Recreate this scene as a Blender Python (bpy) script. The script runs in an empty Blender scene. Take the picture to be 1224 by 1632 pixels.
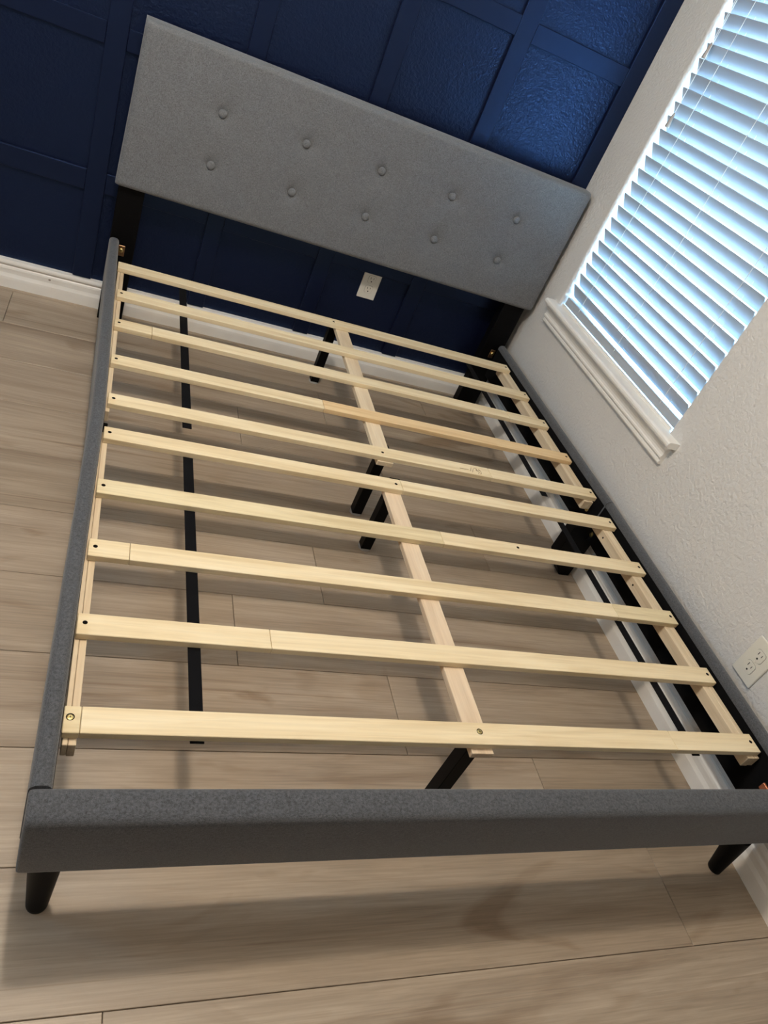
import bpy, bmesh, math, random
from mathutils import Matrix, Vector
random.seed(7)
scene = bpy.context.scene
COL = scene.collection

# ------------------------------------------------------------------ camera
F_PX, W_PX = 1183.73, 1224.0
RM = [[0.907111, -0.211658, 0.3638], [0.147416, -0.649834, -0.745643], [0.394231, 0.730011, -0.55827]]
CAM = (-1.5822, -2.6313, 1.3044)
cd = bpy.data.cameras.new('camera')
cd.sensor_fit = 'HORIZONTAL'
cd.sensor_width = 36.0
cd.lens = F_PX / W_PX * 36.0
cd.clip_start = 0.02
cam = bpy.data.objects.new('camera', cd)
COL.objects.link(cam)
m = Matrix(((RM[0][0], -RM[1][0], -RM[2][0], CAM[0]),
            (RM[0][1], -RM[1][1], -RM[2][1], CAM[1]),
            (RM[0][2], -RM[1][2], -RM[2][2], CAM[2]),
            (0, 0, 0, 1)))
cam.matrix_world = m
scene.camera = cam

# ------------------------------------------------------------------ light
SKY = 28.0
LAMP = 76.0
world = bpy.data.worlds.new('daylight')
scene.world = world
world.use_nodes = True
nt = world.node_tree
nt.nodes.clear()
wo = nt.nodes.new('ShaderNodeOutputWorld')
bg = nt.nodes.new('ShaderNodeBackground')
tc = nt.nodes.new('ShaderNodeTexCoord')
sep = nt.nodes.new('ShaderNodeSeparateXYZ')
mr = nt.nodes.new('ShaderNodeMapRange')
mr.inputs['From Min'].default_value = -1
mr.inputs['From Max'].default_value = 1
cr = nt.nodes.new('ShaderNodeValToRGB')
e = cr.color_ramp.elements
e[0].position = 0.0
e[0].color = (0.54, 0.76, 0.96, 1)
e[1].position = 1.0
e[1].color = (0.26, 0.52, 1.0, 1)
for pos, c in ((0.48, (0.56, 0.80, 0.98, 1)), (0.52, (0.50, 0.78, 1.0, 1)), (0.7, (0.36, 0.66, 1.0, 1))):
    el = cr.color_ramp.elements.new(pos)
    el.color = c
nt.links.new(tc.outputs['Generated'], sep.inputs[0])
nt.links.new(sep.outputs['Z'], mr.inputs['Value'])
nt.links.new(mr.outputs[0], cr.inputs[0])
nt.links.new(cr.outputs[0], bg.inputs['Color'])
bg.inputs['Strength'].default_value = SKY
nt.links.new(bg.outputs[0], wo.inputs['Surface'])

# the window opening guides sky samples into the room (a portal gives off no light of its own)
pl = bpy.data.lights.new('window_portal', 'AREA')
pl.shape = 'RECTANGLE'
pl.size = 0.86
pl.size_y = 1.50
pl.cycles.is_portal = True
po = bpy.data.objects.new('window_portal', pl)
COL.objects.link(po)
po.location = (0.125, -0.645, 1.315)
po.rotation_euler = (math.radians(90), 0, math.radians(90))

# unseen high window added in the left wall for cool fill light: its portal
SX, SY0, SY1, SZ0, SZ1 = -3.55, -1.62, -1.12, 1.62, 2.12
p2 = bpy.data.lights.new('fill_window_portal', 'AREA')
p2.shape = 'RECTANGLE'
p2.size = SY1 - SY0
p2.size_y = SZ1 - SZ0
p2.cycles.is_portal = True
po2 = bpy.data.objects.new('fill_window_portal', p2)
COL.objects.link(po2)
po2.location = (SX - .098, (SY0 + SY1) / 2, (SZ0 + SZ1) / 2)
po2.rotation_euler = (math.radians(90), 0, math.radians(-90))

# ceiling lamp
ll = bpy.data.lights.new('lamp_bulb', 'POINT')
ll.energy = LAMP
ll.shadow_soft_size = 0.065
ll.color = (1.0, 0.87, 0.71)
lo = bpy.data.objects.new('lamp_bulb', ll)
COL.objects.link(lo)
lo.location = (-1.58, -1.52, 2.17)

scene.view_settings.view_transform = 'Standard'
scene.view_settings.look = 'None'
scene.view_settings.gamma = 1.0
scene.view_settings.use_curve_mapping = False
scene.view_settings.exposure = 0.0
scene.cycles.use_denoising = True
scene.cycles.max_bounces = 10
scene.cycles.diffuse_bounces = 6
scene.cycles.transparent_max_bounces = 12
scene.cycles.sample_clamp_indirect = 6.0
scene.cycles.caustics_reflective = False
scene.cycles.caustics_refractive = False

# ------------------------------------------------------------------ materials
def srgb(r, g, b):
    f = lambda v: (v / 255 / 12.92) if v / 255 <= 0.04045 else ((v / 255 + 0.055) / 1.055) ** 2.4
    return (f(r), f(g), f(b), 1)

class Mat:
    def __init__(s, name, color=(0.8, 0.8, 0.8, 1), rough=0.5, metal=0.0, spec=0.5):
        s.m = bpy.data.materials.new(name)
        s.m.use_nodes = True
        s.nt = s.m.node_tree
        s.b = s.nt.nodes['Principled BSDF']
        s.b.inputs['Base Color'].default_value = color
        s.b.inputs['Roughness'].default_value = rough
        s.b.inputs['Metallic'].default_value = metal
        s.b.inputs['Specular IOR Level'].default_value = spec
        s._c = None
    def n(s, t, **kw):
        nd = s.nt.nodes.new(t)
        for k, v in kw.items():
            setattr(nd, k, v)
        return nd
    def l(s, a, b):
        s.nt.links.new(a, b)
    def coord(s, scale=(1, 1, 1), rnd=0.0):
        t = s.n('ShaderNodeTexCoord')
        out = t.outputs['Object']
        if rnd:
            oi = s.n('ShaderNodeObjectInfo')
            mm = s.n('ShaderNodeMath', operation='MULTIPLY')
            mm.inputs[1].default_value = rnd
            s.l(oi.outputs['Random'], mm.inputs[0])
            va = s.n('ShaderNodeVectorMath', operation='ADD')
            s.l(out, va.inputs[0])
            s.l(mm.outputs[0], va.inputs[1])
            out = va.outputs[0]
        mp = s.n('ShaderNodeMapping')
        mp.inputs['Scale'].default_value = scale
        s.l(out, mp.inputs['Vector'])
        return mp.outputs[0]
    def noise(s, vec, scale, detail=3, rough=0.5, dist=0.0):
        nz = s.n('ShaderNodeTexNoise')
        nz.inputs['Scale'].default_value = scale
        nz.inputs['Detail'].default_value = detail
        nz.inputs['Roughness'].default_value = rough
        nz.inputs['Distortion'].default_value = dist
        s.l(vec, nz.inputs['Vector'])
        return nz.outputs['Fac']
    def ramp(s, fac, stops):
        r = s.n('ShaderNodeValToRGB')
        el = r.color_ramp.elements
        el[0].position, el[0].color = stops[0]
        el[1].position, el[1].color = stops[-1]
        for p, c in stops[1:-1]:
            q = el.new(p)
            q.color = c
        s.l(fac, r.inputs[0])
        return r.outputs[0]
    def mix(s, fac, a, b, mode='MIX'):
        x = s.n('ShaderNodeMix', data_type='RGBA', blend_type=mode)
        if isinstance(fac, (int, float)):
            x.inputs[0].default_value = fac
        else:
            s.l(fac, x.inputs[0])
        for v, i in ((a, 6), (b, 7)):
            if isinstance(v, tuple):
                x.inputs[i].default_value = v
            else:
                s.l(v, x.inputs[i])
        return x.outputs[2]
    def color(s, out):
        s.l(out, s.b.inputs['Base Color'])
    def bump(s, fac, strength, dist):
        b = s.n('ShaderNodeBump')
        b.inputs['Strength'].default_value = strength
        b.inputs['Distance'].default_value = dist
        s.l(fac, b.inputs['Height'])
        s.l(b.outputs[0], s.b.inputs['Normal'])

g = lambda v: (v, v, v, 1)

# navy paint over orange-peel plaster
NAVY = (0.0036, 0.0048, 0.0165, 1)
M_navy_wall = Mat('navy_wall_paint', NAVY, 0.34, spec=0.8)
v = M_navy_wall.coord()
M_navy_wall.bump(M_navy_wall.noise(v, 110, 2, 0.5, 0.5), 0.32, 0.006)
M_navy_trim = Mat('navy_trim_paint', NAVY, 0.32, spec=0.8)
v = M_navy_trim.coord()
M_navy_trim.bump(M_navy_trim.noise(v, 30, 2), 0.08, 0.004)

for M_ in (M_navy_wall, M_navy_trim):
    M_.b.inputs['Specular Tint'].default_value = (0.24, 0.44, 1.0, 1)

M_wall = Mat('warm_white_wall_paint', (0.645, 0.63, 0.615, 1), 0.6, spec=0.35)
v = M_wall.coord()
M_wall.bump(M_wall.noise(v, 95, 3, 0.55, 0.4), 0.6, 0.006)
M_ceiling = Mat('ceiling_paint', (0.84, 0.83, 0.82, 1), 0.8)
M_white_trim = Mat('white_trim_paint', (0.74, 0.71, 0.665, 1), 0.32, spec=0.5)
v = M_white_trim.coord((1, 1, 1))
M_white_trim.color(M_white_trim.ramp(M_white_trim.noise(v, 9, 4), [(0.3, (0.80, 0.78, 0.745, 1)), (0.7, (0.88, 0.865, 0.83, 1))]))

# vinyl plank
M_floor = Mat('greige_oak_plank', rough=0.42, spec=0.4)
v1 = M_floor.coord((0.75, 9.0, 1.0), 37.0)
v2 = M_floor.coord((3.0, 110.0, 1.0), 91.0)
v3 = M_floor.coord((1.6, 4.5, 1.0), 53.0)
n1 = M_floor.noise(v1, 1.6, 5, 0.6, 0.9)
n2 = M_floor.noise(v2, 2.2, 4, 0.6, 0.4)
n3 = M_floor.noise(v3, 1.3, 3, 0.5, 1.6)
base = M_floor.ramp(n1, [(0.25, (0.245, 0.182, 0.129, 1)), (0.42, (0.335, 0.264, 0.197, 1)), (0.60, (0.405, 0.326, 0.247, 1)), (0.80, (0.450, 0.370, 0.286, 1))])
dark = M_floor.ramp(n3, [(0.60, g(1.0)), (0.72, (0.72, 0.66, 0.60, 1))])
n4 = M_floor.noise(M_floor.coord((0.55, 24.0, 1.0), 71.0), 1.5, 3, 0.55, 1.2)
streak = M_floor.ramp(n4, [(0.27, (0.76, 0.71, 0.67, 1)), (0.38, g(1.0))])
base = M_floor.mix(1.0, base, streak, 'MULTIPLY')
c = M_floor.mix(1.0, base, dark, 'MULTIPLY')
fine = M_floor.ramp(n2, [(0.3, g(0.80)), (0.7, g(1.08))])
c = M_floor.mix(1.0, c, fine, 'MULTIPLY')
oi = M_floor.n('ShaderNodeObjectInfo')
tone = M_floor.ramp(oi.outputs['Random'], [(0.0, (0.90, 0.89, 0.87, 1)), (1.0, (1.06, 1.06, 1.06, 1))])
c = M_floor.mix(1.0, c, tone, 'MULTIPLY')
M_floor.color(c)
M_floor.bump(n2, 0.12, 0.0015)
M_gap = Mat('plank_gap', (0.05, 0.037, 0.027, 1), 0.9)

# upholstery
def fabric(name, lo_c, hi_c):
    M = Mat(name, rough=0.85, spec=0.25)
    va = M.coord((1.0, 1.0, 0.22), 3.0)
    vb = M.coord((0.22, 0.22, 1.0), 5.0)
    vc = M.coord((1, 1, 1))
    a = M.noise(va, 1000, 2, 0.65)
    b = M.noise(vb, 1000, 2, 0.65)
    big = M.noise(vc, 28, 4, 0.6)
    ad = M.n('ShaderNodeMath', operation='ADD')
    M.l(a, ad.inputs[0]); M.l(b, ad.inputs[1])
    hf = M.n('ShaderNodeMath', operation='MULTIPLY')
    hf.inputs[1].default_value = 0.5
    M.l(ad.outputs[0], hf.inputs[0])
    col = M.ramp(hf.outputs[0], [(0.36, lo_c), (0.64, hi_c)])
    mot = M.ramp(big, [(0.3, g(0.95)), (0.7, g(1.03))])
    M.color(M.mix(1.0, col, mot, 'MULTIPLY'))
    M.bump(hf.outputs[0], 0.5, 0.0012)
    M.b.inputs['Sheen Weight'].default_value = 0.25
    M.b.inputs['Sheen Roughness'].default_value = 0.5
    return M
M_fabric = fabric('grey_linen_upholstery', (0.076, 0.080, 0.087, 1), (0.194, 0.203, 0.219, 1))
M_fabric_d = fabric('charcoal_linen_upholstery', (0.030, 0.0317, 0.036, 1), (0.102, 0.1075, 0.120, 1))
M_seam = Mat('dark_seam_thread', (0.03, 0.03, 0.032, 1), 0.9)
M_lining = Mat('black_dust_cover', (0.0035, 0.0035, 0.004, 1), 0.9, spec=0.1)
M_black = Mat('black_painted_leg', (0.0020, 0.0020, 0.0024, 1), 0.55, spec=0.10)
v = M_black.coord()
M_black.b.inputs['Roughness'].default_value = 0.5
M_strap = Mat('black_webbing', (0.004, 0.004, 0.005, 1), 0.9, spec=0.1)

# poplar slats
def wood(name, c0, c1, c2, along='x'):
    M = Mat(name, rough=0.55, spec=0.3)
    sc = (1.6, 28, 28) if along == 'x' else (28, 1.6, 28)
    sf = (4, 160, 160) if along == 'x' else (160, 4, 160)
    a = M.noise(M.coord(sc, 61.0), 1.5, 4, 0.55, 0.8)
    b = M.noise(M.coord(sf, 23.0), 1.5, 3, 0.6)
    col = M.ramp(a, [(0.28, c0), (0.52, c1), (0.75, c2)])
    fine = M.ramp(b, [(0.3, g(0.93)), (0.7, g(1.03))])
    M.color(M.mix(1.0, col, fine, 'MULTIPLY'))
    M.bump(b, 0.15, 0.0008)
    return M
M_slat = wood('pale_poplar', (0.66, 0.52, 0.31, 1), (0.78, 0.65, 0.43, 1), (0.83, 0.72, 0.51, 1))
M_slat_w = wood('pale_poplar_amber', (0.66, 0.45, 0.24, 1), (0.75, 0.55, 0.31, 1), (0.80, 0.62, 0.38, 1))
M_slat_g = wood('pale_poplar_greenish', (0.58, 0.46, 0.27, 1), (0.73, 0.62, 0.40, 1), (0.80, 0.69, 0.47, 1))
M_beam = wood('pale_pine_beam', (0.58, 0.45, 0.30, 1), (0.70, 0.57, 0.40, 1), (0.76, 0.65, 0.48, 1), 'y')
M_beam_p = wood('pinkish_beam', (0.58, 0.44, 0.30, 1), (0.69, 0.545, 0.39, 1), (0.75, 0.62, 0.46, 1), 'y')
M_hole = Mat('dark_screw_hole', (0.004, 0.003, 0.003, 1), 0.9, spec=0.1)
M_knot = Mat('brown_pencil', (0.20, 0.11, 0.06, 1), 0.8)
M_brass = Mat('yellow_zinc', (0.62, 0.50, 0.22, 1), 0.3, metal=1.0)
M_bronze = Mat('bronze_bracket', (0.42, 0.26, 0.15, 1), 0.35, metal=1.0)
M_zinc = Mat('grey_zinc', (0.35, 0.33, 0.28, 1), 0.35, metal=1.0)
M_foot = Mat('grey_felt_pad', (0.42, 0.41, 0.39, 1), 0.8)
M_copper = Mat('copper_bracket', (0.45, 0.16, 0.08, 1), 0.45, metal=0.6)

M_plate = Mat('ivory_wall_plate', (0.70, 0.68, 0.61, 1), 0.3)
M_ring = Mat('plate_recess', (0.26, 0.25, 0.22, 1), 0.6)
M_slot = Mat('outlet_slot_black', (0.01, 0.01, 0.01, 1), 0.6)

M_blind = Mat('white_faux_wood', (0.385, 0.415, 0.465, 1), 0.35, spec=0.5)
M_cord = Mat('blind_cord', (0.72, 0.74, 0.74, 1), 0.8)
M_tassel = Mat('taupe_tassel', (0.33, 0.29, 0.26, 1), 0.5)
M_vinyl = Mat('white_vinyl', (0.80, 0.81, 0.82, 1), 0.35)

M_glass = bpy.data.materials.new('window_glass')
M_glass.use_nodes = True
gn = M_glass.node_tree
gn.nodes.clear()
go = gn.nodes.new('ShaderNodeOutputMaterial')
gt = gn.nodes.new('ShaderNodeBsdfTransparent')
gt.inputs[0].default_value = (0.90, 0.96, 0.96, 1)
gg = gn.nodes.new('ShaderNodeBsdfGlossy')
gg.inputs['Roughness'].default_value = 0.02
gf = gn.nodes.new('ShaderNodeFresnel')
gm = gn.nodes.new('ShaderNodeMixShader')
ggeo = gn.nodes.new('ShaderNodeNewGeometry')
gk = gn.nodes.new('ShaderNodeMath')
gk.operation = 'SUBTRACT'
gk.use_clamp = True
gn.links.new(gf.outputs[0], gk.inputs[0])
gn.links.new(ggeo.outputs['Backfacing'], gk.inputs[1])
gn.links.new(gk.outputs[0], gm.inputs[0])
gn.links.new(gt.outputs[0], gm.inputs[1])
gn.links.new(gg.outputs[0], gm.inputs[2])
gn.links.new(gm.outputs[0], go.inputs['Surface'])

# ------------------------------------------------------------------ mesh helpers
def add_box(bm, x0, x1, y0, y1, z0, z1, bev=0.0, seg=1):
    vs = [bm.verts.new((x, y, z)) for x in (x0, x1) for y in (y0, y1) for z in (z0, z1)]
    f = [(0, 1, 3, 2), (4, 6, 7, 5), (0, 4, 5, 1), (2, 3, 7, 6), (0, 2, 6, 4), (1, 5, 7, 3)]
    fs = [bm.faces.new([vs[i] for i in q]) for q in f]
    if bev:
        es = set()
        for q in fs:
            es.update(q.edges)
        bmesh.ops.bevel(bm, geom=list(es), offset=bev, segments=seg, profile=0.5, affect='EDGES')
    return bm

def box(*a, **k):
    return add_box(bmesh.new(), *a, **k)

def add_prism(bm, pts, axis, a0, a1, bev=0.0):
    """closed 2-D outline swept along an axis: axis 'x' takes (y,z), 'y' takes (x,z), 'z' takes (x,y)"""
    def P(p, t):
        return {'x': (t, p[0], p[1]), 'y': (p[0], t, p[1]), 'z': (p[0], p[1], t)}[axis]
    A = [bm.verts.new(P(p, a0)) for p in pts]
    B = [bm.verts.new(P(p, a1)) for p in pts]
    n = len(pts)
    fs = [bm.faces.new(A), bm.faces.new(B[::-1])]
    for i in range(n):
        fs.append(bm.faces.new((A[i], B[i], B[(i + 1) % n], A[(i + 1) % n])))
    bmesh.ops.recalc_face_normals(bm, faces=fs)
    if bev:
        es = set()
        for q in fs:
            es.update(q.edges)
        bmesh.ops.bevel(bm, geom=list(es), offset=bev, segments=1, affect='EDGES')
    return bm

def prism(*a, **k):
    return add_prism(bmesh.new(), *a, **k)

def add_lathe(bm, c, prof, axis='z', seg=20, tilt=None):
    """prof: (radius, t) rings from start to end, closed with caps"""
    rings = []
    for r, t in prof:
        ring = []
        for k in range(seg):
            a = 2 * math.pi * k / seg
            u, w = r * math.cos(a), r * math.sin(a)
            p = {'z': (u, w, t), 'y': (u, t, w), 'x': (t, u, w)}[axis]
            q = Vector(p)
            if tilt:
                q += Vector(tilt) * t
            ring.append(bm.verts.new(q + Vector(c)))
        rings.append(ring)
    fs = []
    for a, b in zip(rings, rings[1:]):
        for k in range(seg):
            fs.append(bm.faces.new((a[k], a[(k + 1) % seg], b[(k + 1) % seg], b[k])))
    fs.append(bm.faces.new(rings[0][::-1]))
    fs.append(bm.faces.new(rings[-1]))
    bmesh.ops.recalc_face_normals(bm, faces=fs)
    return bm

def lathe(*a, **k):
    return add_lathe(bmesh.new(), *a, **k)

def add_tube(bm, pts, r, seg=6):
    pts = [Vector(p) for p in pts]
    rings = []
    for i, p in enumerate(pts):
        d = (pts[min(i + 1, len(pts) - 1)] - pts[max(i - 1, 0)]).normalized()
        up = Vector((0, 0, 1)) if abs(d.z) < 0.9 else Vector((1, 0, 0))
        a = d.cross(up).normalized()
        b = d.cross(a)
        rings.append([bm.verts.new(p + a * r * math.cos(2 * math.pi * k / seg) + b * r * math.sin(2 * math.pi * k / seg)) for k in range(seg)])
    fs = []
    for A, B in zip(rings, rings[1:]):
        for k in range(seg):
            fs.append(bm.faces.new((A[k], A[(k + 1) % seg], B[(k + 1) % seg], B[k])))
    fs.append(bm.faces.new(rings[0][::-1]))
    fs.append(bm.faces.new(rings[-1]))
    bmesh.ops.recalc_face_normals(bm, faces=fs)
    return bm

def tube(*a, **k):
    return add_tube(bmesh.new(), *a, **k)

WORLD = {}
def wloc(o):
    return WORLD[o.name]

def obj(name, bm, mat, parent=None, smooth=False, label=None, origin=None):
    """link a bmesh written in world coordinates as ONE object with its origin at its own centre"""
    xs = [v.co for v in bm.verts]
    if origin is None:
        origin = Vector([(min(c[i] for c in xs) + max(c[i] for c in xs)) / 2 for i in range(3)])
    origin = Vector(origin)
    bmesh.ops.translate(bm, verts=bm.verts, vec=-origin)
    me = bpy.data.meshes.new(name)
    bm.to_mesh(me)
    bm.free()
    if smooth:
        for p in me.polygons:
            p.use_smooth = True
    for mt in (mat if isinstance(mat, (list, tuple)) else [mat]):
        me.materials.append(mt.m if isinstance(mt, Mat) else mt)
    o = bpy.data.objects.new(name, me)
    COL.objects.link(o)
    WORLD[o.name] = origin
    if parent:
        o.parent = parent
        o.location = origin - wloc(parent)
    else:
        o.location = origin
    if label:
        o['label'] = label
    return o

def thing(name, loc, label, cat, group=None):
    o = bpy.data.objects.new(name, None)
    o.empty_display_size = 0.1
    COL.objects.link(o)
    o.location = loc
    WORLD[o.name] = Vector(loc)
    o['label'] = label
    o['category'] = cat
    if group:
        o['group'] = group
    return o

def struct(name, bm, mat, label, smooth=False):
    o = obj(name, bm, mat, None, smooth)
    o['kind'] = 'structure'
    o['label'] = label
    return o

def smooth_by_angle(o, deg=35):
    me = o.data
    for p in me.polygons:
        p.use_smooth = True
    bm = bmesh.new()
    bm.from_mesh(me)
    for e in bm.edges:
        if len(e.link_faces) == 2 and e.calc_face_angle() > math.radians(deg):
            e.smooth = False
    bm.to_mesh(me)
    bm.free()

# ------------------------------------------------------------------ room shell
XL, YF, ZC = -3.55, -4.1, 2.45

floor = struct('floor', box(XL - .1, .1, YF - .1, .1, -.08, -.008), M_gap, 'greige wood-look plank floor under the bed frame')
PITCH = 0.218
TILT = -0.004
joints = {-2: -1.419, -1: -0.252, 0: -0.472, 1: -0.804, 2: -1.172, 3: -0.931, 4: -0.345, 5: -0.62, 6: -1.10, 7: -0.78, 8: -1.84, 9: -0.70}
LEN = 1.52
for row in range(-9, 10):
    y0 = -2.007 + PITCH * row
    y1 = y0 + PITCH
    lo_y, hi_y = max(y0, YF), min(y1, 0.0)
    if hi_y - lo_y < 0.01:
        continue
    j = joints.get(row, random.uniform(-1.5, -0.2))
    cuts = [j + LEN * k for k in range(-4, 4)]
    cuts = [XL] + [q for q in cuts if XL + .05 < q < -0.02] + [0.0]
    for a, b in zip(cuts, cuts[1:]):
        gp = 0.0006
        bm = bmesh.new()
        add_box(bm, a + gp, b - gp, lo_y + gp, hi_y - gp, -.008, 0.0)
        top = [e for e in bm.edges if all(v.co.z > -0.001 for v in e.verts)]
        bmesh.ops.bevel(bm, geom=top, offset=0.0009, segments=1, affect='EDGES')
        obj('plank', bm, M_floor, floor)

wall_back = struct('wall_back', box(XL - .1, .0, .0, .1, -.05, ZC), M_navy_wall, 'dark navy accent wall with grid of flat wooden battens')
vb = [(-.0645, 0.0), (-.498, -.437), (-.877, -.818), (-1.278, -1.221), (-1.668, -1.609), (-2.065, -2.006), (-2.46, -2.40), (-2.855, -2.795), (-3.25, -3.19)]
for x0, x1 in vb:
    obj('batten', box(x0, x1, -.0125, 0.0, .0985, ZC, bev=.0012), M_navy_trim, wall_back)
for z0, z1 in ((.397, .461), (.822, .880), (1.266, 1.324), (1.70, 1.76), (2.14, 2.20)):
    for (a0, a1), (b0, b1) in zip(vb, vb[1:]):
        dz = random.uniform(-.002, .002)
        obj('batten', box(b1 + .0005, a0 - .0005, -.0120, 0.0, z0 + dz, z1 + dz, bev=.0012), M_navy_trim, wall_back)
    obj('batten', box(XL, vb[-1][0], -.0120, 0.0, z0, z1, bev=.0012), M_navy_trim, wall_back)

# window wall with its opening
WY0, WY1, WZ0, WZ1 = -1.067, -.2255, .5655, 2.06
def wall_with_hole():
    bm = bmesh.new()
    ys, zs = [YF - .1, WY0, WY1, .1], [-.05, WZ0, WZ1, ZC]
    T = .13
    fr = [[bm.verts.new((0, y, z)) for z in zs] for y in ys]
    bk = [[bm.verts.new((T, y, z)) for z in zs] for y in ys]
    for i in range(3):
        for j in range(3):
            if i == 1 and j == 1:
                continue
            bm.faces.new((fr[i][j], fr[i][j + 1], fr[i + 1][j + 1], fr[i + 1][j]))
            bm.faces.new((bk[i][j], bk[i + 1][j], bk[i + 1][j + 1], bk[i][j + 1]))
    ring = [(1, 1), (2, 1), (2, 2), (1, 2)]
    edges = []
    for (a, b), (c_, d) in zip(ring, ring[1:] + ring[:1]):
        bm.faces.new((fr[a][b], fr[c_][d], bk[c_][d], bk[a][b]))
        edges.append(bm.edges.get((fr[a][b], fr[c_][d])))
    bmesh.ops.recalc_face_normals(bm, faces=bm.faces[:])
    bmesh.ops.bevel(bm, geom=edges, offset=.009, segments=4, profile=0.5, affect='EDGES')
    return bm
wall_right = struct('wall_right', wall_with_hole(), M_wall, 'warm white textured wall with the window')
def left_wall():
    bm = bmesh.new()
    for y0, y1, z0, z1 in ((YF - .1, SY0, -.05, ZC), (SY1, .1, -.05, ZC), (SY0, SY1, -.05, SZ0), (SY0, SY1, SZ1, ZC)):
        add_box(bm, XL - .1, XL, y0, y1, z0, z1)
    return bm
struct('wall_left', left_wall(), M_wall, 'warm white wall on the far left of the room')
w2 = struct('fill_window', box(XL - .085, XL - .045, SY0, SY0 + .03, SZ0, SZ1, bev=.002), M_vinyl, 'small high square window added unseen in the left wall for cool fill light')  # added out of view, sized for the cool fill it lets in
obj('window_frame', box(XL - .085, XL - .045, SY1 - .03, SY1, SZ0, SZ1, bev=.002), M_vinyl, w2)
obj('window_frame', box(XL - .085, XL - .045, SY0 + .03, SY1 - .03, SZ0, SZ0 + .03, bev=.002), M_vinyl, w2)
obj('window_frame', box(XL - .085, XL - .045, SY0 + .03, SY1 - .03, SZ1 - .03, SZ1, bev=.002), M_vinyl, w2)
obj('pane', box(XL - .067, XL - .063, SY0 + .03, SY1 - .03, SZ0 + .03, SZ1 - .03), M_glass, w2)
struct('wall_front', box(XL - .1, .13, YF - .1, YF, -.05, ZC), M_wall, 'warm white wall behind the viewer')
struct('ceiling', box(XL - .1, .13, YF - .1, .1, ZC, ZC + .1), M_ceiling, 'flat white ceiling')

def bb_profile(s=0.0):
    return [(0, 0), (-.015, 0), (-.015, .030), (-.0145, .038), (-.0125, .044), (-.0108, .050), (-.0108, .058), (-.0112, .066),
            (-.0098, .072), (-.0072, .0755), (-.0066, .079), (-.0082, .082), (-.0088, .087), (-.0078, .092), (-.0062, .096), (0, .097)]
def bb_back():
    return [(0, 0)] + [(p[0] - .0085 - (.004 if p[1] > .08 else 0), p[1]) for p in bb_profile()[1:-1]] + [(-.004, .0965), (0, .097)]
bb = struct('baseboard_back', prism(bb_back(), 'x', XL, 0.0), M_white_trim, 'white moulded baseboard along the navy wall')
br = struct('baseboard_right', prism(bb_profile(), 'y', YF, -.012), M_white_trim, 'white moulded baseboard along the window wall')
nail = lathe((-1.735, -.0195, .062), [(.004, 0), (.003, -.0012)], 'y', 10)
obj('nail_mark', nail, M_tassel, bb)

# ------------------------------------------------------------------ window, sill
window = struct('window_1', box(.088, .128, WY0 + .0, WY0 + .045, WZ0, WZ1, bev=.003), M_vinyl, 'white vinyl window behind the closed blind')
obj('window_frame', box(.088, .128, WY1 - .045, WY1, WZ0, WZ1, bev=.003), M_vinyl, window)
obj('window_frame', box(.088, .128, WY0 + .045, WY1 - .045, WZ0, WZ0 + .022, bev=.003), M_vinyl, window)
obj('window_frame', box(.088, .128, WY0 + .045, WY1 - .045, WZ1 - .05, WZ1, bev=.003), M_vinyl, window)
obj('window_frame', box(.092, .124, WY0 + .045, WY1 - .045, 1.30, 1.345, bev=.003), M_vinyl, window)
obj('pane', box(.106, .110, WY0 + .045, WY1 - .045, WZ0 + .022, 1.30), M_glass, window)
obj('pane', box(.106, .110, WY0 + .045, WY1 - .045, 1.345, WZ1 - .05), M_glass, window)

sill_pts = [(.088, .5655), (.088, .5675), (-.030, .5675), (-.036, .5665), (-.040, .563), (-.0412, .5575), (-.040, .552), (-.036, .5485), (-.030, .5475), (0.0, .5475), (0.0, .5655)]
def make_sill():
    bm = bmesh.new()
    add_prism(bm, [(0.0, .5475), (0.0, .5675), (-.030, .5675), (-.036, .5665), (-.040, .563), (-.0412, .5575), (-.040, .552), (-.036, .5485), (-.030, .5475)], 'y', -1.132, -.188)
    add_box(bm, 0.0, .088, WY0, WY1, .5655, .5675)
    return bm
sill = struct('trim_1', make_sill(), M_white_trim, 'white window sill with moulded apron under the blind')
ap = [(0, .5475), (-.026, .5475), (-.027, .541), (-.0225, .534), (-.017, .527), (-.0145, .519), (-.0155, .512), (-.0180, .509), (-.0185, .504), (-.0150, .500),
      (-.0105, .498), (-.0105, .495), (-.0135, .493), (-.0140, .487), (-.0120, .483), (0, .482)]
obj('apron', prism(ap, 'y', -1.114, -.196), M_white_trim, sill)
obj('window_stop', box(.004, .012, WY0 + .010, WY1 - .010, .5676, .5775, bev=.001), M_white_trim, sill)

# ------------------------------------------------------------------ blind
blind = thing('window_blind', (.03, -.645, .5676), 'white faux wood horizontal blind in the window', 'blind')
BY0, BY1 = -1.057, -.236
TH = math.radians(60.5)
SW, ST = .050, .0032
SP = .04255
ux, uz = math.cos(TH), -math.sin(TH)
nx, nz_ = math.sin(TH), math.cos(TH)
def slat_mesh():
    bm = bmesh.new()
    c = .006
    out = [(0, BY0 + c * .3), (c * .3, BY0), (SW - c, BY0), (SW, BY0 + c), (SW, BY1 - c), (SW - c, BY1), (c * .3, BY1), (0, BY1 - c * .3)]
    top = [bm.verts.new((u * ux + nx * ST / 2, y, u * uz + nz_ * ST / 2)) for u, y in out]
    bot = [bm.verts.new((u * ux - nx * ST / 2, y, u * uz - nz_ * ST / 2)) for u, y in out]
    bm.faces.new(top)
    bm.faces.new(bot[::-1])
    n = len(out)
    for i in range(n):
        bm.faces.new((top[i], bot[i], bot[(i + 1) % n], top[(i + 1) % n]))
    bmesh.ops.recalc_face_normals(bm, faces=bm.faces[:])
    return bm
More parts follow.
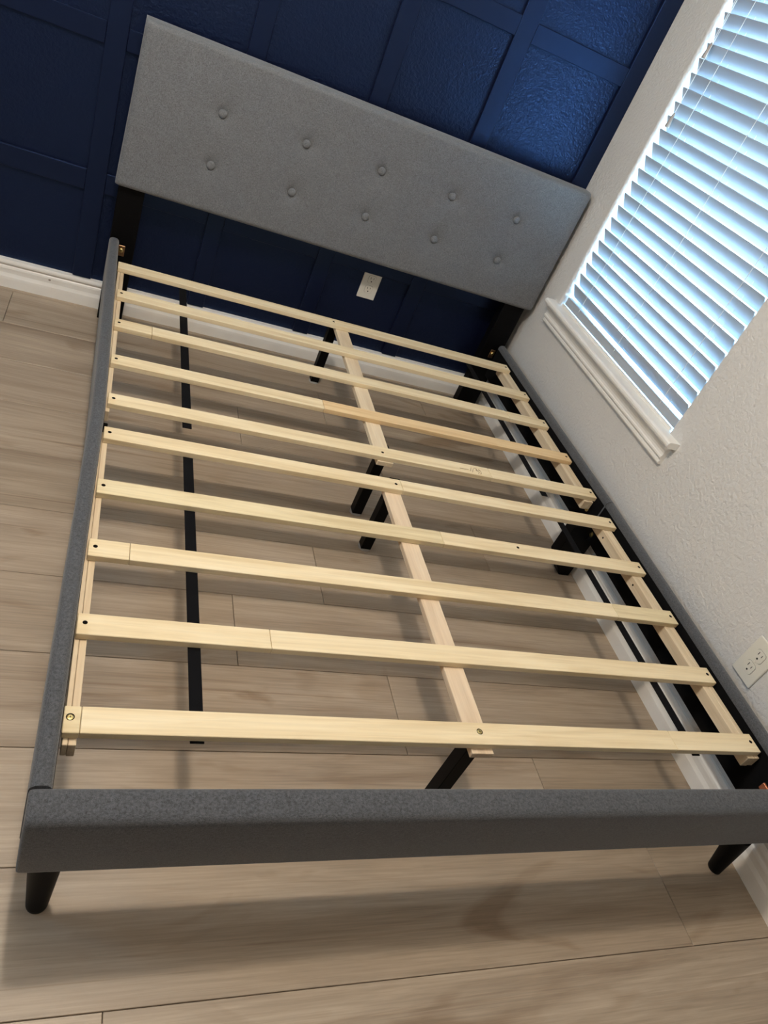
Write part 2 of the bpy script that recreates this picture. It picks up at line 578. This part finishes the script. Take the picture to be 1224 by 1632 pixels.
first = None
NS = 32
for k in range(NS):
    z = .617 + SP * (k + 1)
    if first is None:
        bm = slat_mesh()
        bmesh.ops.translate(bm, verts=bm.verts, vec=(.010, 0, z))
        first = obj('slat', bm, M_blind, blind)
        base_loc = first.location.copy()
    else:
        s_ = first.copy()
        COL.objects.link(s_)
        s_.location = base_loc + Vector((0, random.uniform(-.0012, .0012), SP * k))
        s_.rotation_euler = (0, random.uniform(-.015, .015), 0)
obj('bottom_rail', box(.014, .031, BY0, BY1, .578, .6075, bev=.0025, seg=2), M_blind, blind, label='thick bottom rail')
obj('head_rail', box(.008, .060, BY0, BY1, 2.003, 2.055, bev=.002), M_blind, blind)
for y in (-.352, -.640, -.958):
    # ladder: front and rear cords plus one rung under each slat
    bm = bmesh.new()
    for xx, yy in ((.0075, y), (.0400, y + .004)):
        add_tube(bm, [(xx, yy, .60 if xx < .02 else .605), (xx, yy, 1.3), (xx, yy, 2.005)], .0011, 5)
    obj('ladder_cord', bm, M_cord, blind)
    obj('lift_cord', tube([(.0265, y - .012, .60), (.0265, y - .012, 2.005)], .0011, 5), M_cord, blind)
for y, zt in ((-.272, 1.468), (-.280, 1.266)):
    obj('pull_cord', tube([(.001, y + .006, 2.02), (-.001, y, zt + .03), (-.001, y, zt)], .0011, 5), M_cord, blind)
    obj('tassel', lathe((-.001, y, zt - .042), [(.0074, 0), (.0080, .004), (.0060, .022), (.004, .040), (.0018, .045)], 'z', 12), M_tassel, blind, smooth=True, label='small taupe cord tassel')

# ------------------------------------------------------------------ outlets
def outlet(origin, wall, label):
    """duplex outlet; wall 'back' faces -y, wall 'right' faces -x; built for (across a, up z, out d)"""
    def T(bm):
        for v in bm.verts:
            a, d, z = v.co
            v.co = (origin[0] + a, origin[1] - d, origin[2] + z) if wall == 'back' else (origin[0] - d, origin[1] - a, origin[2] + z)
        bmesh.ops.recalc_face_normals(bm, faces=bm.faces[:])
        return bm
    t = thing('electrical_outlet', origin, label, 'outlet')
    obj('wall_plate', T(box(-.0355, .0355, 0, .006, -.058, .058, bev=.0022, seg=2)), M_plate, t)
    for zc in (.0195, -.0195):
        pts = []
        for k in range(28):
            an = 2 * math.pi * k / 28
            pts.append((max(-.0145, min(.0145, .0175 * math.cos(an))), max(-.0145, min(.0145, .0175 * math.sin(an)))))
        bm = bmesh.new()
        add_prism(bm, [(p[0], p[1] + zc) for p in pts], 'y', .0055, .0078)
        r = obj('receptacle', T(bm), M_plate, t)
        bm = bmesh.new()
        add_box(bm, -.0068, -.0050, .0072, .0081, zc + .001, zc + .0095)
        add_box(bm, .0050, .0066, .0072, .0081, zc + .0015, zc + .0085)
        obj('slot', T(bm), M_slot, r)
        obj('ground_hole', T(lathe((0, 0, zc - .0075), [(.0026, .0072), (.0026, .0081)], 'y', 10)), M_slot, r)
        rim = [(p[0] * 1.06, p[1] * 1.06 + zc) for p in pts]
        obj('recess_ring', T(prism(rim, 'y', .0058, .0062)), M_ring, r)
    obj('plate_screw', T(lathe((0, 0, 0), [(.003, .0058), (.0026, .0068)], 'y', 10)), M_plate, t)
outlet((-.6475, 0, .357), 'back', 'ivory duplex outlet on the navy wall below the headboard')
outlet((0, -1.744, .356), 'right', 'ivory duplex outlet on the white wall beside the bed side rail')

# ------------------------------------------------------------------ bed
bed = thing('bed_frame', (-.80, -1.08, 0), 'grey upholstered platform bed frame with bare pine slats and tufted headboard', 'bed')

# headboard -----------------------------------------------------------------
HX0, HX1, HZ0, HZ1, HY, HB = -1.575, -.0225, .4705, .9385, -.117, -.052
BTN = [(x, z) for x in (-1.317, -1.051, -.788, -.522, -.257) for z in (.772, .617)]
def headboard():
    bm = bmesh.new()
    def axis(a, b, n, r):
        e = [0, .15, .35, .6, .85, 1.15]
        lo_ = [a + r * t for t in e]
        hi_ = [b - r * t for t in e][::-1]
        mid = [a + 1.4 * r + (b - a - 2.8 * r) * k / n for k in range(n + 1)]
        return lo_ + mid + hi_
    r = .016
    xs = axis(HX0, HX1, 290, r)
    zs = axis(HZ0, HZ1, 92, r)
    def depth(x, z):
        d = 0.0
        for e in (x - HX0, HX1 - x, z - HZ0, HZ1 - z):
            if e < r:
                d += r - math.sqrt(max(0, r * r - (r - e) ** 2))
        d = min(d, .03)
        for bx, bz in BTN:
            dx, dz = x - bx, z - bz
            q = math.sqrt(dx * dx + dz * dz)
            d += .0150 * math.exp(-(q / .023) ** 1.15)
            if abs(dx) < .03:
                # vertical pull creases
                if dz > 0 and bz > .7:
                    d += .0026 * math.exp(-(dx / .0033) ** 2) * (math.exp(-dz / .03) + .75 * math.exp(-(HZ1 - z) / .035))
                elif dz < 0 and bz > .7:
                    d += .0022 * math.exp(-(dx / .004) ** 2) * math.exp(dz / .05)
                elif dz < 0:
                    d += .0016 * math.exp(-(dx / .004) ** 2) * math.exp(dz / .04)
            dd = dz + .28 * dx
            if dx > 0:
                d += .0020 * math.exp(-(dd / .004) ** 2) * math.exp(-dx / .028)
            else:
                d += .0016 * math.exp(-(dd / .004) ** 2) * math.exp(dx / .028)
        return d
    def sh(x, z):   # the left edge leans very slightly outward towards its foot
        t = (HX1 - x) / (HX1 - HX0)
        return x + t * (.006 if z > .7 else 0) * (z - .7) / .24 - t * (.007 if z < .7 else 0) * (.7 - z) / .23
    V = [[bm.verts.new((sh(x, z), HY + depth(x, z), z)) for z in zs] for x in xs]
    for i in range(len(xs) - 1):
        for j in range(len(zs) - 1):
            bm.faces.new((V[i][j], V[i + 1][j], V[i + 1][j + 1], V[i][j + 1]))
    loop = [V[i][0] for i in range(len(xs))] + [V[-1][j] for j in range(1, len(zs))] + [V[i][-1] for i in range(len(xs) - 2, -1, -1)] + [V[0][j] for j in range(len(zs) - 2, 0, -1)]
    bk = [bm.verts.new((v.co.x, HB, v.co.z)) for v in loop]
    n = len(loop)
    for i in range(n):
        bm.faces.new((loop[i], bk[i], bk[(i + 1) % n], loop[(i + 1) % n]))
    bm.faces.new(bk)
    bmesh.ops.recalc_face_normals(bm, faces=bm.faces[:])
    return bm
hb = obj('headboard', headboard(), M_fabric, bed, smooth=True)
smooth_by_angle(hb, 50)
for bx, bz in BTN:
    obj('button', lathe((bx, HY + .0100, bz), [(.0105, .004), (.0122, .0), (.0130, -.003), (.0120, -.0062), (.0088, -.0084), (.004, -.0092)], 'y', 22), M_fabric, hb, smooth=True)
for x0, x1 in ((-1.570, -1.490), (-.132, -.042)):
    obj('headboard_post', box(x0, x1, -.090, -.050, 0.0, .60, bev=.002), M_black, bed)

# side rails: each side in two halves --------------------------------------
RZ0, RZ1 = .160, .302
def rail(xa, xb, ya, yb, side):
    """side -1 left, +1 right; outer skin and rounded top"""
    bm = bmesh.new()
    w = .0150
    prof = [(-w, RZ0), (-w, RZ1 - .0125), (-w * .95, RZ1 - .0080), (-w * .80, RZ1 - .0042), (-w * .55, RZ1 - .0015), (-w * .25, RZ1 - .0002), (w * .10, RZ1), (w * .45, RZ1 - .0006), (w * .75, RZ1 - .0030), (w * .93, RZ1 - .0065), (w, RZ1 - .0115), (w, RZ0)]
    N = 10
    rings = []
    for k in range(N + 1):
        t = k / N
        y = ya + (yb - ya) * t
        x = xa + (xb - xa) * t
        rings.append([bm.verts.new((x + p[0], y, p[1])) for p in prof])
    n = len(prof)
    for A, B in zip(rings, rings[1:]):
        for i in range(n):
            bm.faces.new((A[i], A[(i + 1) % n], B[(i + 1) % n], B[i]))
    bm.faces.new(rings[0])
    bm.faces.new(rings[-1][::-1])
    bmesh.ops.recalc_face_normals(bm, faces=bm.faces[:])
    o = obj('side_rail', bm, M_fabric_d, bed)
    smooth_by_angle(o, 50)
    # black dust cover on the inner face, below the wrapped fabric edge
    s = -side
    bm = bmesh.new()
    q = []
    for t, y in ((0.0, ya + (-.001 if yb < ya else .001)), (1.0, yb)):
        x = xa + (xb - xa) * t + s * (w + .0002)
        q.append([(x, y, RZ0 + .001), (x, y, .283), (x + s * .0008, y, .283), (x + s * .0008, y, RZ0 + .001)])
    A = [bm.verts.new(p) for p in q[0]]
    B = [bm.verts.new(p) for p in q[1]]
    for i in range(4):
        bm.faces.new((A[i], A[(i + 1) % 4], B[(i + 1) % 4], B[i]))
    bm.faces.new(A)
    bm.faces.new(B[::-1])
    bmesh.ops.recalc_face_normals(bm, faces=bm.faces[:])
    obj('lining', bm, M_lining, o, label='black dust cover on the inner face')
    return o
YM = -1.088
rail(-1.5560, -1.5400, -.100, YM + .0002, -1)
rail(-1.5400, -1.5525, YM - .0002, -2.0420, -1)
rail(-.0570, -.0445, -.100, YM + .0012, 1)
rr2 = rail(-.0445, -.0550, YM - .0012, -2.0420, 1)
obj('fabric_flap', box(-.0618, -.0608, YM - .004, YM + .001, .225, .284), M_fabric_d, rr2)

# footboard ----------------------------------------------------------------
def footboard():
    bm = bmesh.new()
    prof = [(-2.0420, .148), (-2.0420, .292), (-2.0440, .297), (-2.0480, .2995), (-2.0550, .3005), (-2.0830, .2995), (-2.0900, .297), (-2.0945, .291), (-2.0960, .283), (-2.0940, .215), (-2.0890, .155), (-2.0870, .149), (-2.0840, .1465), (-2.0450, .1465)]
    xs = [-1.5665, -1.5655, -1.562, -1.555] + [-1.54 + k * .0753 for k in range(20)] + [-.032, -.025, -.0215, -.0205]
    cy, cz = -2.069, .225
    def shrink(i, n):
        k = min(i, n - 1 - i)
        return {0: .004, 1: .0015, 2: .0003}.get(k, 0.0)
    rings = []
    for i, x in enumerate(xs):
        s = shrink(i, len(xs))
        rings.append([bm.verts.new((x, y + (s if y < cy else -s), z + (s if z < cz else -s))) for y, z in prof])
    n = len(prof)
    for A, B in zip(rings, rings[1:]):
        for i in range(n):
            bm.faces.new((A[i], A[(i + 1) % n], B[(i + 1) % n], B[i]))
    bm.faces.new(rings[0])
    bm.faces.new(rings[-1][::-1])
    bmesh.ops.recalc_face_normals(bm, faces=bm.faces[:])
    return bm
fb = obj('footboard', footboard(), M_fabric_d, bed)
smooth_by_angle(fb, 50)

# front legs: tapered round
def front_leg(xb, xt, yb):
    bm = bmesh.new()
    h = .1475
    rings = [(.0150, 0), (.0165, .002), (.0170, .010), (.0215, .08), (.0255, h)]
    return add_lathe(bm, (xb, yb, 0), rings, 'z', 24, tilt=((xt - xb) / h, .03, 0))
obj('leg', front_leg(-1.5265, -1.527, -2.066), M_black, bed, smooth=False)
obj('leg', front_leg(-.081, -.118, -2.070), M_black, bed, smooth=False)
for o in [q for q in bed.children if q.name.startswith('leg')]:
    smooth_by_angle(o, 40)

# middle legs of the side rails
obj('middle_leg', prism([(-.131, .205), (-.131, .078), (-.072, .0), (-.034, .0), (-.0310, .155), (-.0612, .158), (-.0612, .205)], 'y', -1.066, -1.108, bev=.0015), M_black, bed, label='wide black bracket leg at the side rail joint')
obj('middle_leg', prism([(-1.5240, .232), (-1.5240, .10), (-1.5500, .0), (-1.530, .0), (-1.5120, .095), (-1.5120, .232)], 'y', -1.058, -1.100, bev=.0015), M_black, bed)
for y, z in ((-1.030, .224), (-1.112, .186)):
    obj('bolt_head', lathe((-.0612, y, z), [(.009, 0), (.009, -.0012), (.0055, -.0016), (.0048, -.004), (.002, -.0042)], 'x', 16), M_brass, bed)

# headboard brackets with bolts
for sx, x, z in ((-1, -1.5395, .263), (1, -.0740, .255)):
    s = -sx
    br_ = obj('corner_bracket', box(min(x, x + s * .020), max(x, x + s * .020), -.0935, -.0905, z - .020, z + .016, bev=.001), M_bronze, bed)
    obj('bolt_head', lathe((x + s * .009, -.0935, z), [(.0075, 0), (.0075, -.004), (.0055, -.006), (.002, -.0065)], 'y', 14), M_brass, br_)
obj('corner_bracket', box(-.0760, -.0700, -2.0410, -1.9945, .222, .240, bev=.001), M_copper, bed, label='copper coloured corner bracket')

# slat deck ----------------------------------------------------------------
ZS = .279
TS = .0145
SLW = .0465
YS = [-.2237, -.4224, -.6085, -.8081, -.9972, -1.1404, -1.3324, -1.5173, -1.7068, -1.8958]
DX = [-.0073, -.0014, .0009, .0029, .0063, .0052, .0035, .0005, -.0032, -.0066]
XL0, SLEN = -1.5272, 1.4575
WD = [.0475, .0470, .0470, .0470, .0465, .0460, .0465, .0470, .0465, .0475]
CUT = {9: [-1.509, -.324], 8: [-1.193], 7: [-1.452, -.269], 6: [-.714], 5: [-.777], 4: [-.45], 3: [-.943], 2: [-1.425, -.232]}
MATS = {(3, 1): M_slat_w, (9, 0): M_slat_g, (6, 0): M_slat_g, (7, 2): M_slat_g, (8, 1): M_slat}
screw_mesh_parts = []
for i in range(10):
    xa = XL0 + DX[i]
    xb = xa + SLEN
    cuts = [xa] + CUT.get(i, []) + [xb]
    boards = list(zip(cuts, cuts[1:]))
    longest = max(range(len(boards)), key=lambda k: boards[k][1] - boards[k][0])
    y1, y0 = YS[i], YS[i] - WD[i]
    order = [longest] + [k for k in range(len(boards)) if k != longest]
    root = None
    for k in order:
        a, b = boards[k]
        gap = .0004
        a2 = a + (gap if k > 0 else 0)
        b2 = b - (gap if k < len(boards) - 1 else 0)
        bm = box(a2, b2, y0, y1, ZS - TS, ZS, bev=.0011)
        mt = MATS.get((i, k), M_slat)
        if root is None:
            root = obj('slat', bm, mt, bed)
        else:
            obj('board', bm, mt, root)
    holes = [(xa + .0125, y0 + WD[i] * .55), (xb - .0125, y0 + WD[i] * .55)]
    if i == 0:
        holes.append((-.810, y0 + WD[i] * .5))
    if i == 4:
        holes.append((-.800, y0 + .020))
    if i == 5:
        holes.append((-.793, y0 + .024))
    if i == 6:
        holes.append((-.486, y0 + .030))
    if i == 0:
        holes = [holes[1], holes[2]]
    if i == 9:
        holes = [holes[1]]
        for sx in (xa + .0095, -.805):
            sc_ = obj('screw', lathe((sx, y0 + .0275, ZS), [(.0048, -.0002), (.0050, .0002), (.0034, .0007)], 'z', 16), M_brass, root, label='brass coloured screw')
            obj('screw_recess', lathe((sx, y0 + .0275, ZS), [(.0064, .00003), (.0064, .00012)], 'z', 16), M_hole, root)
            obj('screw_recess', box(sx - .0016, sx + .0016, y0 + .0271, y0 + .0279, ZS + .0004, ZS + .00085), M_hole, root)
            obj('screw_recess', box(sx - .0004, sx + .0004, y0 + .0259, y0 + .0291, ZS + .0004, ZS + .00085), M_hole, root)
    for hx, hy in holes:
        obj('screw_hole', lathe((hx, hy, ZS), [(.0043, .00002), (.0043, .0002)], 'z', 12), M_hole, root)
    if i == 4:
        strokes = [[(-.520, -1.030), (-.512, -1.012)], [(-.514, -1.034), (-.505, -1.014)], [(-.502, -1.012), (-.494, -1.014), (-.497, -1.024), (-.489, -1.028), (-.496, -1.037)],
                   [(-.488, -1.014), (-.482, -1.022), (-.484, -1.034), (-.490, -1.036)], [(-.555, -1.026), (-.525, -1.025)], [(-.500, -1.020), (-.486, -1.020)]]
        bm = bmesh.new()
        for s in strokes:
            add_tube(bm, [(x, y, ZS + .0001) for x, y in s], .0006, 4)
        obj('pencil_mark', bm, M_knot, root, label='brown scribbled mark on the slat')

# long wooden rails under the slat ends, two-ply
def deck_rail(xi, xo, ya, yb):
    bm = bmesh.new()
    xm = xi + (xo - xi) * .58
    add_box(bm, min(xi, xm), max(xi, xm), yb, ya, .234, .2640, bev=.001)
    add_box(bm, min(xm, xo) + (.0006 if xo > xm else 0), max(xm, xo) - (.0006 if xo < xm else 0), yb, ya, .236, .2645, bev=.001)
    return obj('deck_rail', bm, M_beam, bed)
deck_rail(-1.5140, -1.533, -.226, -1.056)
deck_rail(-1.5110, -1.531, -1.143, -1.9545)
deck_rail(-.1060, -.0720, -.226, -1.050)
r2 = deck_rail(-.1080, -.0740, -1.143, -1.950)
for y in (-1.205, -1.40):
    obj('screw_hole', lathe((-.1078, y, .250), [(.0032, 0), (.0032, -.0004)], 'x', 10), M_hole, r2)
# centre beams
obj('centre_beam', prism([(-.801, -.228), (-.753, -.228), (-.766, -1.0465), (-.814, -1.0465)], 'z', .250, .2642, bev=.001), M_beam, bed)
obj('centre_beam', box(-.826, -.779, -1.9535, -1.143, .250, .2642, bev=.001), M_beam_p, bed)
# centre legs with chamfered feet and felt pads
for x, y in ((-.786, -.190), (-.764, -.950), (-.768, -1.108), (-.786, -1.900)):
    bm = bmesh.new()
    h = .0155
    add_box(bm, x - h, x + h, y - h, y + h, .006, .2495, bev=.0015)
    leg = obj('centre_leg', bm, M_black, bed)
    obj('felt_pad', lathe((x, y, 0), [(.0185, 0), (.0185, .0060)], 'z', 18), M_foot, leg)
# webbing straps under the slats
for xc, w in ((-1.332, .0225), (-.2615, .0205)):
    for ya, yb in ((-.215, -1.062), (-1.138, -1.9455)):
        obj('webbing_strap', box(xc - w / 2, xc + w / 2, yb, ya, .2615, .2640), M_strap, bed)

# ------------------------------------------------------------------ ceiling lamp (above the frame)
cl = thing('ceiling_light', (-1.58, -1.52, ZC), 'white ceiling light on a short stem above the bed', 'lamp')
obj('canopy', lathe((-1.58, -1.52, ZC), [(.065, 0), (.065, -.012), (.050, -.026), (.014, -.032), (.011, -.034), (.011, -.18), (.028, -.182), (.032, -.205), (.026, -.207)], 'z', 28), M_vinyl, cl, smooth=True)
